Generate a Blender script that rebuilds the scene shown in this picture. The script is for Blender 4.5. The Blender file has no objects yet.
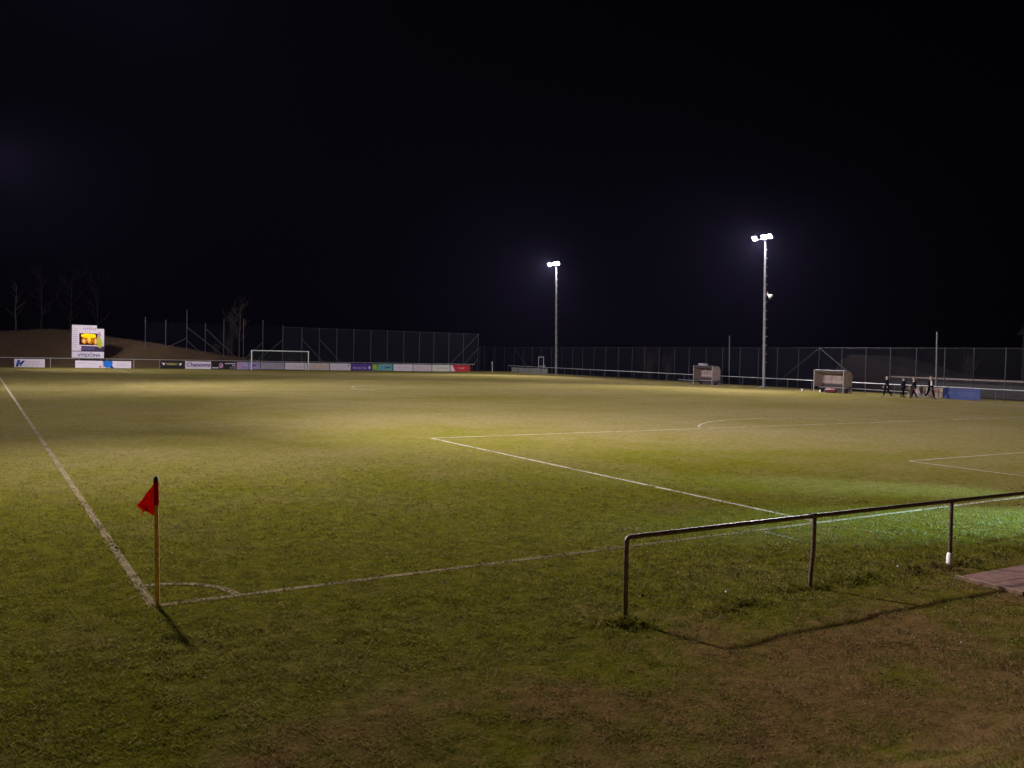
import bpy, math, random
import numpy as np
from mathutils import Vector, Matrix, Quaternion, Euler
random.seed(7)
rng = np.random.default_rng(11)
SC = bpy.context.scene
COL = SC.collection
PI = math.pi

# ------------------------------------------------------------------ camera, sky, exposure
CAM_POS = Vector((-1.797, -10.789, 3.092))
RIGHT = Vector((0.85002, -0.52622, 0.02388))
DOWN = Vector((0.00092, -0.04385, -0.99904))
FWD = Vector((0.52676, 0.84922, -0.03679))
cd = bpy.data.cameras.new('camera')
cam = bpy.data.objects.new('camera', cd)
COL.objects.link(cam)
cd.sensor_fit = 'HORIZONTAL'
cd.sensor_width = 36
cd.lens = 868.4 / 1024 * 36
cd.clip_start = 0.1
cd.clip_end = 3000
cam.matrix_world = Matrix((
    (RIGHT.x, -DOWN.x, -FWD.x, CAM_POS.x),
    (RIGHT.y, -DOWN.y, -FWD.y, CAM_POS.y),
    (RIGHT.z, -DOWN.z, -FWD.z, CAM_POS.z),
    (0, 0, 0, 1)))
SC.camera = cam

world = bpy.data.worlds.new('World')
SC.world = world
world.use_nodes = True
wn = world.node_tree
wn.nodes.clear()
wo = wn.nodes.new('ShaderNodeOutputWorld')
wb = wn.nodes.new('ShaderNodeBackground')
sky = wn.nodes.new('ShaderNodeTexSky')
sky.sky_type = 'NISHITA'
sky.sun_disc = False
sky.sun_elevation = math.radians(-7)
sky.sun_rotation = math.radians(200)
wb.inputs['Strength'].default_value = 0.012
wn.links.new(sky.outputs['Color'], wb.inputs['Color'])
wn.links.new(wb.outputs['Background'], wo.inputs['Surface'])

SC.view_settings.view_transform = 'Standard'
SC.view_settings.look = 'None'
SC.view_settings.exposure = 0.0
SC.view_settings.gamma = 1.0
SC.view_settings.use_curve_mapping = False
cy = SC.cycles
cy.max_bounces = 5
cy.diffuse_bounces = 2
cy.glossy_bounces = 2
cy.transmission_bounces = 2
cy.volume_bounces = 0
cy.transparent_max_bounces = 24
cy.use_denoising = True
cy.sample_clamp_indirect = 3.0
cy.caustics_reflective = False
cy.caustics_refractive = False

LAMP_COL = (1.0, 0.93, 0.98)
# floodlight masts: x, y, side (+1: lamps reach towards +X), reach, narrow lamps and wide lamps (point aimed at, power)
MASTS = [
    (-2.6, 15.3, 1, 2.2, [((40, 30), 38000), ((44, 16), 34000), ((5, 50), 6000)], [((4, -9), 41000)]),
    (-2.2, 56.5, 1, 1.0, [((30, 50), 15000), ((25, 38), 11000), ((4, 32), 13000), ((44, 46), 34000)], [((18, 36), 24000)]),
    (-2.2, 92.3, 1, 1.0, [((22, 96), 24000)], []),
    (69.9, 53.8, -1, 1.0, [((36, 40), 150000), ((58, 24), 80000)], []),
    (69.6, 92.3, -1, 1.0, [((40, 68), 180000)], []),
]
MAST_H = 15.8
LEAN = Vector((0, 0, 1)) - 0.0239 * Vector((0.85, -0.527, 0))
LEANQ = Vector((0, 0, 1)).rotation_difference(LEAN)

# ------------------------------------------------------------------ helpers
class MB:
    def __init__(s):
        s.v = []; s.f = []; s.m = []; s.sm = []
    def add(s, vs, fs, mi=0, smooth=False):
        o = len(s.v)
        s.v += [tuple(p) for p in vs]
        s.f += [[i + o for i in f] for f in fs]
        s.m += [mi] * len(fs); s.sm += [smooth] * len(fs)
        return s
    def box(s, c, d, rot=None, mi=0, bev=0.0):
        hx, hy, hz = d[0] / 2, d[1] / 2, d[2] / 2
        vs = [Vector((x * hx, y * hy, z * hz)) for z in (-1, 1) for y in (-1, 1) for x in (-1, 1)]
        if rot is not None:
            vs = [rot @ v for v in vs]
        vs = [v + Vector(c) for v in vs]
        return s.add(vs, [(0, 2, 3, 1), (4, 5, 7, 6), (0, 1, 5, 4), (2, 6, 7, 3), (0, 4, 6, 2), (1, 3, 7, 5)], mi)
    def tube(s, pts, r, n=8, mi=0, cap=True):
        pts = [Vector(p) for p in pts]
        rs = list(r) if hasattr(r, '__len__') else [r] * len(pts)
        vs = []; fs = []
        prev = None
        for i, p in enumerate(pts):
            t = (pts[min(i + 1, len(pts) - 1)] - pts[max(i - 1, 0)]).normalized()
            a = prev if prev is not None else (Vector((0, 0, 1)) if abs(t.z) < .9 else Vector((1, 0, 0)))
            u = (a - t * a.dot(t))
            if u.length < 1e-5: u = t.orthogonal()
            u.normalize(); w = t.cross(u); prev = u
            for k in range(n):
                an = 2 * PI * k / n
                vs.append(p + rs[i] * (math.cos(an) * u + math.sin(an) * w))
        for i in range(len(pts) - 1):
            for k in range(n):
                k2 = (k + 1) % n
                fs.append((i * n + k, i * n + k2, (i + 1) * n + k2, (i + 1) * n + k))
        s.add(vs, fs, mi, True)
        if cap:
            o = len(pts) - 1
            s.add(vs[:n], [tuple(range(n - 1, -1, -1))], mi)
            s.add(vs[o * n:], [tuple(range(n))], mi)
        return s
    def prism(s, outline, axis, a, b, mi=0):
        """closed outline of 2-D points extruded along an axis between a and b"""
        def P(p, t):
            return {'x': (t, p[0], p[1]), 'y': (p[0], t, p[1]), 'z': (p[0], p[1], t)}[axis]
        n = len(outline)
        vs = [P(p, a) for p in outline] + [P(p, b) for p in outline]
        fs = [tuple(range(n)), tuple(range(2 * n - 1, n - 1, -1))] + [(i, i + n, (i + 1) % n + n, (i + 1) % n) for i in range(n)]
        return s.add(vs, fs, mi)
    def build(s, name, mat, parent=None, loc=None):
        me = bpy.data.meshes.new(name)
        me.from_pydata(s.v, [], s.f)
        for m in (mat if isinstance(mat, (list, tuple)) else [mat]): me.materials.append(m)
        me.polygons.foreach_set('material_index', s.m)
        me.polygons.foreach_set('use_smooth', s.sm)
        me.update()
        o = bpy.data.objects.new(name, me)
        COL.objects.link(o)
        if parent is not None: o.parent = parent
        if loc is not None: o.location = loc
        return o

def tag(o, label, cat, group=None):
    o['label'] = label; o['category'] = cat
    if group: o['group'] = group
    return o

def thing(name, label, cat, loc=(0, 0, 0), rz=0.0, group=None, lean=False):
    o = bpy.data.objects.new(name, None)
    COL.objects.link(o)
    o.empty_display_size = 0.3
    o.location = loc
    q = Euler((0, 0, rz)).to_quaternion()
    if lean: q = LEANQ @ q
    o.rotation_euler = q.to_euler()
    return tag(o, label, cat, group)

def structure(o):
    o['kind'] = 'structure'; return o
def stuff(o):
    o['kind'] = 'stuff'; return o

def dup(root, loc=None, rz=None, label=None):
    r = root.copy(); COL.objects.link(r)
    if loc is not None: r.location = loc
    if rz is not None: r.rotation_euler = (0, 0, rz)
    if label: r['label'] = label
    for ch in root.children:
        c = ch.copy(); COL.objects.link(c); c.parent = r
        for g in ch.children:
            d = g.copy(); COL.objects.link(d); d.parent = c
    return r

def text_mb(txt, size, depth=0.004, bold=0.0, shear=0.0):
    cu = bpy.data.curves.new('t', 'FONT')
    cu.body = txt; cu.size = size; cu.extrude = depth / 2; cu.align_x = 'CENTER'; cu.align_y = 'CENTER'
    cu.offset = bold; cu.shear = shear
    o = bpy.data.objects.new('t', cu)
    COL.objects.link(o)
    dg = bpy.context.evaluated_depsgraph_get()
    me = bpy.data.meshes.new_from_object(o.evaluated_get(dg))
    mb = MB()
    mb.add([Vector((v.co.x, -v.co.z, v.co.y)) for v in me.vertices], [list(p.vertices) for p in me.polygons])
    bpy.data.objects.remove(o); bpy.data.meshes.remove(me); bpy.data.curves.remove(cu)
    return mb

# ------------------------------------------------------------------ value noise for terrain and blades
_perm = rng.permutation(4096)
_val = rng.random(4096)
def vnoise(x, y, s=1.0, seed=0):
    x = np.asarray(x, float) / s + seed * 17.13; y = np.asarray(y, float) / s + seed * 9.71
    xi = np.floor(x).astype(int); yi = np.floor(y).astype(int)
    fx = x - xi; fy = y - yi
    fx = fx * fx * (3 - 2 * fx); fy = fy * fy * (3 - 2 * fy)
    def h(a, b): return _val[_perm[(a + _perm[(b) & 4095]) & 4095]]
    return (h(xi, yi) * (1 - fx) + h(xi + 1, yi) * fx) * (1 - fy) + (h(xi, yi + 1) * (1 - fx) + h(xi + 1, yi + 1) * fx) * fy
def fbm(x, y, s, seed=0, o=3):
    t = 0; a = .5; n = 0
    for k in range(o):
        t = t + a * vnoise(x, y, s / 2 ** k, seed + k); n += a; a *= .55
    return t / n
def sstep(a, b, x):
    t = np.clip((np.asarray(x, float) - a) / (b - a), 0, 1); return t * t * (3 - 2 * t)

def ground_z(x, y):
    x = np.asarray(x, float); y = np.asarray(y, float)
    # grass bank behind the far goal line, falling to the right
    crest = np.interp(x, [-60, -20, 1, 5, 9, 13, 18, 24, 29, 36, 44], [5.2, 4.6, 4.0, 4.4, 4.6, 3.7, 3.0, 2.1, 1.35, .35, 0])
    w_ = sstep(13.5, 18, x)
    hill = crest * (sstep(104.6, 112.5, y) * (1 - w_) + sstep(103.9, 107.8, y) * w_) * (1 + .12 * (fbm(x, y, 3.0, 3) - .5))
    hill = hill - 14 * sstep(113, 150, y) * sstep(100, 120, y)
    # added drop behind the right and far fences, so lamps light no ground there
    drop = -6.5 * sstep(72.5, 84, x) * sstep(49, 54, y) - 6.5 * sstep(109, 121, y) * sstep(30, 44, x) * (1 - sstep(72.5, 84, x))
    # low mound at the right, behind the fence
    prof = np.interp(y, [0, 26, 36, 40, 44, 48, 54], [1.2, 1.3, 1.5, 1.9, 2.8, 3.7, 3.4])
    mound = prof * sstep(75.8, 77.5, x) * (1 - sstep(49, 55, y)) - 9 * sstep(84, 110, x) * (1 - sstep(49, 54, y))
    # the spectators' bank where the photographer stands
    bank = 1.4 * sstep(-6.6, -9.4, y) * sstep(-30, -14, x) 
    outside = sstep(-.6, -2.0, y)
    und = outside * (.05 * (fbm(x, y, 1.6, 5) - .5) + .035 * (vnoise(x, y, .45, 8) - .5))
    return hill + drop + mound + bank + und

# ------------------------------------------------------------------ materials
def new_mat(name):
    m = bpy.data.materials.new(name); m.use_nodes = True
    m.node_tree.nodes.clear()
    return m, m.node_tree
def L(nt, a, b): nt.links.new(a, b)

def mat(name, col, rough=.6, metal=0.0, var=.15, scale=6.0, bump=0.0, spec=.4, dirt=None):
    """paint, metal, wood... with a noise variation in colour and roughness"""
    m, nt = new_mat(name); N = nt.nodes
    out = N.new('ShaderNodeOutputMaterial'); b = N.new('ShaderNodeBsdfPrincipled')
    tc = N.new('ShaderNodeTexCoord'); nz = N.new('ShaderNodeTexNoise')
    nz.inputs['Scale'].default_value = scale; nz.inputs['Detail'].default_value = 6
    L(nt, tc.outputs['Object'], nz.inputs['Vector'])
    cr = N.new('ShaderNodeValToRGB')
    d = dirt if dirt else tuple(c * (1 - 2 * var) for c in col)
    cr.color_ramp.elements[0].position = .3; cr.color_ramp.elements[0].color = (*d, 1)
    cr.color_ramp.elements[1].position = .62; cr.color_ramp.elements[1].color = (*col, 1)
    L(nt, nz.outputs['Fac'], cr.inputs['Fac']); L(nt, cr.outputs['Color'], b.inputs['Base Color'])
    b.inputs['Roughness'].default_value = rough; b.inputs['Metallic'].default_value = metal
    b.inputs['Specular IOR Level'].default_value = spec
    if bump:
        bp = N.new('ShaderNodeBump'); bp.inputs['Strength'].default_value = bump; bp.inputs['Distance'].default_value = .01
        L(nt, nz.outputs['Fac'], bp.inputs['Height']); L(nt, bp.outputs['Normal'], b.inputs['Normal'])
    L(nt, b.outputs['BSDF'], out.inputs['Surface'])
    return m

def emit_mat(name, col, strength):
    m, nt = new_mat(name); N = nt.nodes
    out = N.new('ShaderNodeOutputMaterial'); e = N.new('ShaderNodeEmission')
    e.inputs['Color'].default_value = (*col, 1); e.inputs['Strength'].default_value = strength
    L(nt, e.outputs['Emission'], out.inputs['Surface'])
    return m

def net_mat(name, col, cell, wire, diag=False, axes='xz'):
    """square or diamond wire netting: opaque wires, open cells"""
    m, nt = new_mat(name); N = nt.nodes
    out = N.new('ShaderNodeOutputMaterial'); b = N.new('ShaderNodeBsdfDiffuse')
    b.inputs['Color'].default_value = (*col, 1)
    tr = N.new('ShaderNodeBsdfTransparent'); mx = N.new('ShaderNodeMixShader')
    tc = N.new('ShaderNodeTexCoord'); sp = N.new('ShaderNodeSeparateXYZ')
    L(nt, tc.outputs['Object'], sp.inputs['Vector'])
    def math_(op, a, bb):
        n = N.new('ShaderNodeMath'); n.operation = op
        for i, q in enumerate((a, bb)):
            if isinstance(q, (int, float)): n.inputs[i].default_value = q
            else: L(nt, q, n.inputs[i])
        return n.outputs[0]
    A = sp.outputs['XYZ'.index(axes[0].upper())]; Bx = sp.outputs['XYZ'.index(axes[1].upper())]
    if diag: A, Bx = math_('ADD', A, Bx), math_('SUBTRACT', A, Bx)
    fa = math_('FRACT', math_('DIVIDE', A, cell), 0); fb = math_('FRACT', math_('DIVIDE', Bx, cell), 0)
    wa = math_('LESS_THAN', fa, wire / cell); wb_ = math_('LESS_THAN', fb, wire / cell)
    L(nt, math_('MAXIMUM', wa, wb_), mx.inputs['Fac'])
    L(nt, tr.outputs['BSDF'], mx.inputs[1]); L(nt, b.outputs['BSDF'], mx.inputs[2])
    L(nt, mx.outputs['Shader'], out.inputs['Surface'])
    return m

def turf_colour(nt, pos):
    """colour of the turf as a function of the place: worn straw, green, bare soil"""
    N = nt.nodes
    def noise(scale, detail=4, rough=.6, w=0.0):
        n = N.new('ShaderNodeTexNoise'); n.inputs['Scale'].default_value = scale
        n.inputs['Detail'].default_value = detail; n.inputs['Roughness'].default_value = rough
        if w:
            ad = N.new('ShaderNodeVectorMath'); ad.operation = 'ADD'; ad.inputs[1].default_value = (w, w * .7, 0)
            L(nt, pos, ad.inputs[0]); L(nt, ad.outputs[0], n.inputs['Vector'])
        else: L(nt, pos, n.inputs['Vector'])
        return n.outputs['Fac']
    def mr(v, a, b, c=0.0, d=1.0):
        n = N.new('ShaderNodeMapRange'); n.inputs[1].default_value = a; n.inputs[2].default_value = b
        n.inputs[3].default_value = c; n.inputs[4].default_value = d; n.clamp = True
        L(nt, v, n.inputs[0]); return n.outputs[0]
    def mth(op, a, b):
        n = N.new('ShaderNodeMath'); n.operation = op
        for i, q in enumerate((a, b)):
            if isinstance(q, (int, float)): n.inputs[i].default_value = q
            else: L(nt, q, n.inputs[i])
        return n.outputs[0]
    def mix(f, a, b):
        n = N.new('ShaderNodeMix'); n.data_type = 'RGBA'
        L(nt, f, n.inputs['Factor'])
        for i, q in ((6, a), (7, b)):
            if isinstance(q, tuple): n.inputs[i].default_value = (*q, 1)
            else: L(nt, q, n.inputs[i])
        return n.outputs[2]
    sp = N.new('ShaderNodeSeparateXYZ'); L(nt, pos, sp.inputs[0])
    X, Y = sp.outputs[0], sp.outputs[1]
    green = (.090, .085, .009); olive = (.122, .102, .030); straw = (.155, .125, .056); soil = (.125, .071, .028)
    big = noise(.09, 3); mid = noise(.55, 5, .65, 5); fine = noise(4.5, 5, .7, 9); grit = noise(38, 3, .7, 3)
    # the middle of the pitch and the goal mouth are played bare and pale, the margins greener
    play = mth('MULTIPLY', mr(Y, 3, 22), mr(Y, 101.5, 97))
    gm = mth('MULTIPLY', mr(X, 15, 28), mr(Y, 34, 6))
    worn = mth('ADD', mth('MULTIPLY', play, .62), mth('MULTIPLY', gm, .62))
    worn = mth('ADD', worn, mr(big, .3, .7, -.25, .25))
    worn = mth('ADD', worn, mr(mid, .3, .7, -.22, .22))
    # mown bands across the pitch
    sn = mth('SINE', mth('MULTIPLY', Y, 2 * PI / 10.5), 0)
    worn = mth('ADD', worn, mth('MULTIPLY', sn, .06))
    c = mix(mr(worn, 0, .5), green, olive)
    c = mix(mr(worn, .45, 1.05), c, straw)
    # trampled soil on the spectators' side and thin patches
    tr = mth('MULTIPLY', mr(Y, -2.2, -4.6), mr(X, -2.5, 4.0, .25, 1.0))
    banks = mth('MAXIMUM', mr(Y, 103.2, 104.4), mr(X, 72.0, 73.5))
    pt = mth('ADD', mth('MULTIPLY', tr, .5), mr(mid, .3, .75, -.3, .42))
    pt = mth('ADD', pt, mr(fine, .3, .7, -.16, .16))
    c = mix(mr(pt, .24, .62, 0, .85), c, soil)
    c = mix(mth('MULTIPLY', banks, mr(mid, .2, .8, .75, 1.0)), c, (.055, .033, .022))
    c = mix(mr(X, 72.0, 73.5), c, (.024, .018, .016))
    # clump to clump and stem to stem variation
    br = mth('MULTIPLY', mr(fine, .25, .75, .62, 1.35), mr(grit, .25, .75, .7, 1.3))
    v = N.new('ShaderNodeVectorMath'); v.operation = 'SCALE'
    L(nt, c, v.inputs[0]); L(nt, br, v.inputs['Scale'])
    return v.outputs[0], fine, grit, mid

def make_turf(name, blades=False):
    m, nt = new_mat(name); N = nt.nodes
    out = N.new('ShaderNodeOutputMaterial'); geo = N.new('ShaderNodeNewGeometry')
    c, fine, grit, mid = turf_colour(nt, geo.outputs['Position'])
    if blades:
        cr = N.new('ShaderNodeMapRange'); cr.inputs[3].default_value = .66; cr.inputs[4].default_value = 1.4
        L(nt, geo.outputs['Random Per Island'], cr.inputs[0])
        # one stem in five is dead straw
        wn_ = N.new('ShaderNodeTexWhiteNoise'); wn_.noise_dimensions = '1D'; L(nt, geo.outputs['Random Per Island'], wn_.inputs['W'])
        gt = N.new('ShaderNodeMath'); gt.operation = 'GREATER_THAN'; gt.inputs[1].default_value = .88; L(nt, wn_.outputs['Value'], gt.inputs[0])
        sm = N.new('ShaderNodeMix'); sm.data_type = 'RGBA'; L(nt, gt.outputs[0], sm.inputs['Factor']); L(nt, c, sm.inputs[6]); sm.inputs[7].default_value = (.16, .118, .045, 1)
        v = N.new('ShaderNodeVectorMath'); v.operation = 'SCALE'
        L(nt, sm.outputs[2], v.inputs[0]); L(nt, cr.outputs[0], v.inputs['Scale'])
        d = N.new('ShaderNodeBsdfDiffuse'); t = N.new('ShaderNodeBsdfTranslucent'); mx = N.new('ShaderNodeMixShader')
        mx.inputs['Fac'].default_value = .35
        L(nt, v.outputs[0], d.inputs['Color']); L(nt, v.outputs[0], t.inputs['Color'])
        L(nt, d.outputs[0], mx.inputs[1]); L(nt, t.outputs[0], mx.inputs[2])
        g = N.new('ShaderNodeBsdfGlossy'); g.inputs['Roughness'].default_value = .55; g.inputs['Color'].default_value = (1, 1, 1, 1)
        m2 = N.new('ShaderNodeMixShader'); m2.inputs['Fac'].default_value = .0065
        L(nt, mx.outputs[0], m2.inputs[1]); L(nt, g.outputs[0], m2.inputs[2])
        L(nt, m2.outputs[0], out.inputs['Surface'])
    else:
        d = N.new('ShaderNodeBsdfDiffuse'); d.inputs['Roughness'].default_value = .8
        L(nt, c, d.inputs['Color'])
        b1 = N.new('ShaderNodeBump'); b1.inputs['Strength'].default_value = .8; b1.inputs['Distance'].default_value = .05
        b2 = N.new('ShaderNodeBump'); b2.inputs['Strength'].default_value = .7; b2.inputs['Distance'].default_value = .012
        L(nt, fine, b1.inputs['Height']); L(nt, grit, b2.inputs['Height'])
        L(nt, b1.outputs[0], b2.inputs['Normal']); L(nt, b2.outputs[0], d.inputs['Normal'])
        L(nt, d.outputs[0], out.inputs['Surface'])
    return m

def make_line_paint(name, keep):
    m, nt = new_mat(name); N = nt.nodes
    out = N.new('ShaderNodeOutputMaterial'); geo = N.new('ShaderNodeNewGeometry')
    n1 = N.new('ShaderNodeTexNoise'); n1.inputs['Scale'].default_value = 22; n1.inputs['Detail'].default_value = 4
    n2 = N.new('ShaderNodeTexNoise'); n2.inputs['Scale'].default_value = 1.1; n2.inputs['Detail'].default_value = 3
    L(nt, geo.outputs['Position'], n1.inputs['Vector']); L(nt, geo.outputs['Position'], n2.inputs['Vector'])
    a = N.new('ShaderNodeMath'); a.operation = 'ADD'; L(nt, n1.outputs['Fac'], a.inputs[0]); L(nt, n2.outputs['Fac'], a.inputs[1])
    mr = N.new('ShaderNodeMapRange'); mr.inputs[1].default_value = keep; mr.inputs[2].default_value = keep + .22; mr.inputs[3].default_value = 0.05; mr.inputs[4].default_value = .92
    L(nt, a.outputs[0], mr.inputs[0])
    d = N.new('ShaderNodeBsdfDiffuse')
    sp = N.new('ShaderNodeSeparateXYZ'); L(nt, geo.outputs['Position'], sp.inputs[0])
    def rng_(v, a_, b_, c_=0.0, d_=1.0):
        n = N.new('ShaderNodeMapRange'); n.inputs[1].default_value = a_; n.inputs[2].default_value = b_
        n.inputs[3].default_value = c_; n.inputs[4].default_value = d_; L(nt, v, n.inputs[0]); return n.outputs[0]
    def op(o_, p_, q_):
        n = N.new('ShaderNodeMath'); n.operation = o_
        for i_, w_ in enumerate((p_, q_)):
            if isinstance(w_, (int, float)): n.inputs[i_].default_value = w_
            else: L(nt, w_, n.inputs[i_])
        return n.outputs[0]
    # the touchline and the corner end of the goal line are trodden and old, the boxes freshly painted
    wear = op('MAXIMUM', op('MULTIPLY', rng_(sp.outputs[0], 5, 2), rng_(sp.outputs[1], 70, 8)), op('MULTIPLY', rng_(sp.outputs[1], 1.2, .6), rng_(sp.outputs[0], 16, 9)))
    mc = N.new('ShaderNodeMix'); mc.data_type = 'RGBA'; L(nt, wear, mc.inputs['Factor'])
    mc.inputs[6].default_value = (.30, .27, .20, 1); mc.inputs[7].default_value = (.105, .082, .046, 1)
    L(nt, mc.outputs[2], d.inputs['Color'])
    tr = N.new('ShaderNodeBsdfTransparent'); mx = N.new('ShaderNodeMixShader')
    gone = op('MULTIPLY', op('MULTIPLY', rng_(sp.outputs[0], 26, 31), rng_(sp.outputs[1], 34, 40)), .8)
    L(nt, op('MULTIPLY', mr.outputs[0], op('SUBTRACT', 1, gone)), mx.inputs['Fac']); L(nt, tr.outputs[0], mx.inputs[1]); L(nt, d.outputs[0], mx.inputs[2])
    L(nt, mx.outputs[0], out.inputs['Surface'])
    return m

TURF = make_turf('turf'); BLADE = make_turf('grass_blades', True)
LINE = make_line_paint('line_paint', .74)
BPAINT = mat('painted_blades', (.15, .12, .07), .9, var=.2, scale=30)
GALV = mat('galvanised_steel', (.42, .43, .44), .5, .35, .12, 9)
MASTM = mat('mast_steel', (.27, .27, .285), .55, .2, .2, 3)
GREY = mat('grey_steel', (.092, .096, .105), .5, .35, .15, 7)
DGREY = mat('weathered_steel', (.042, .042, .046), .6, .3, .2, 7)
WHITE = mat('white_paint', (.78, .78, .76), .45, 0, .06, 5)
OFFW = mat('board_white', (.74, .665, .735), .5, 0, .06, 3)
RUST = mat('rusty_pipe', (.16, .115, .095), .48, .45, .25, 22, .45, dirt=(.055, .024, .015))
HOUSING = mat('lamp_housing', (.3, .3, .31), .5, .4)
GLASS = emit_mat('lamp_glass', (1, .93, 1), 1900)
def cloth(name, col, tl=.55):
    m, nt = new_mat(name); N = nt.nodes
    out = N.new('ShaderNodeOutputMaterial'); d = N.new('ShaderNodeBsdfDiffuse'); t = N.new('ShaderNodeBsdfTranslucent'); mx = N.new('ShaderNodeMixShader')
    w = N.new('ShaderNodeTexNoise'); w.inputs['Scale'].default_value = 30
    tc = N.new('ShaderNodeTexCoord'); L(nt, tc.outputs['Object'], w.inputs['Vector'])
    cr = N.new('ShaderNodeValToRGB')
    cr.color_ramp.elements[0].color = (*[c * .75 for c in col], 1); cr.color_ramp.elements[1].color = (*col, 1)
    L(nt, w.outputs['Fac'], cr.inputs['Fac'])
    L(nt, cr.outputs[0], d.inputs['Color']); L(nt, cr.outputs[0], t.inputs['Color'])
    mx.inputs['Fac'].default_value = tl
    L(nt, d.outputs[0], mx.inputs[1]); L(nt, t.outputs[0], mx.inputs[2]); L(nt, mx.outputs[0], out.inputs['Surface'])
    return m
RED = cloth('red_cloth', (.72, .035, .022), .36)
WOOD = mat('varnished_pole', (.75, .43, .11), .5, 0, .2, 18)
CONC = mat('concrete', (.33, .32, .30), .85, 0, .2, 5, .3)
SLAB = mat('paving_slab', (.135, .066, .046), .95, 0, .22, 7, .35, spec=.05)
EDGE = mat('kerb_stone', (.21, .13, .085), .95, 0, .25, 9, .3, spec=.05)
BLACKP = mat('black_print', (.012, .011, .012), .5)
PURPLE = mat('purple_print', (.085, .03, .30), .5, 0, .05)
DPURPLE = mat('dark_purple_print', (.04, .018, .075), .5, 0, .05)
BLUE = mat('blue_print', (.01, .16, .62), .45, 0, .05)
NAVY = mat('navy_print', (.01, .02, .16), .5, 0, .05)
DSTR = mat('dull_blue_print', (.05, .075, .20), .6)
BANBLUE = mat('blue_banner', (.012, .03, .15), .5, 0, .1)
REDP = mat('red_print', (.5, .02, .02), .5, 0, .08)
PINK = mat('pink_print', (.55, .28, .42), .5, 0, .1, 8)
LILAC = mat('lilac_print', (.42, .34, .62), .5, 0, .15, 2)
GREYB = mat('grey_board', (.36, .33, .40), .6, 0, .12, 2)
GREENP = mat('green_print', (.12, .30, .03), .5, 0, .1)
TEAL = mat('teal_print', (.16, .42, .42), .5, 0, .12, 3)
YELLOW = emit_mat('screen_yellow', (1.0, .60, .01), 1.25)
LIME = mat('lime_print', (.50, .55, .03), .5, 0, .08)
AMBER = mat('amber_print', (.62, .24, .01), .5, 0, .2, 8)
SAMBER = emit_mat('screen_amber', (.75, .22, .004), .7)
CREAM = mat('cream_print', (.85, .62, .36), .5, 0, .06)
BROWNP = mat('brown_print', (.09, .025, .012), .5, 0, .2, 6)
BARK = mat('bark', (.075, .052, .042), .9, 0, .25, 10)
BARKR = mat('reddish_twigs', (.030, .015, .011), .9, 0, .25, 10)
DUGP = mat('dugout_panel', (.30, .225, .21), .55, 0, .18, 4)
BSEAT = mat('bench_seat', (.42, .32, .30), .6)
DUGD = mat('dugout_dark', (.05, .04, .04), .7, 0, .2, 5)
TIMBER = mat('dark_timber', (.025, .02, .018), .85, 0, .25, 4)
FNETF = net_mat('thin_netting', (.03, .03, .04), .05, .0022, True, 'xz')
FNETD = net_mat('dark_netting', (.034, .034, .042), .05, .0042, True, 'xz')
FNET = net_mat('fence_netting', (.055, .056, .07), .05, .0042, True, 'xz')
GNET = net_mat('goal_netting', (.35, .35, .35), .11, .0035, False, 'xz')

# ------------------------------------------------------------------ ground
def axis(*segs):
    a = [segs[0][0]]
    for x0, x1, st in segs:
        n = max(1, round((x1 - x0) / st)); a += list(np.linspace(x0, x1, n + 1)[1:])
    return np.array(a)
gx = axis((-700, -60, 80), (-60, -12, 4), (-12, 18, .25), (18, 30, 1), (30, 68, 2), (68, 90, .8), (90, 120, 5), (120, 700, 90))
gy = axis((-700, -60, 80), (-60, -14, 4), (-14, 2, .25), (2, 20, 2), (20, 56, 1.2), (56, 101, 5), (101, 125, .6), (125, 160, 4), (160, 700, 90))
GX, GY = np.meshgrid(gx, gy)
GZ = ground_z(GX, GY)
nx, ny = len(gx), len(gy)
me = bpy.data.meshes.new('ground')
vv = np.stack([GX, GY, GZ], -1).reshape(-1, 3)
ii = (np.arange(ny - 1)[:, None] * nx + np.arange(nx - 1)[None, :]).ravel()
me.from_pydata(vv.tolist(), [], np.stack([ii, ii + 1, ii + nx + 1, ii + nx], -1).tolist())
me.materials.append(TURF)
me.polygons.foreach_set('use_smooth', [True] * len(me.polygons))
structure(bpy.data.objects.new('ground', me))
COL.objects.link(bpy.data.objects['ground'])

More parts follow.
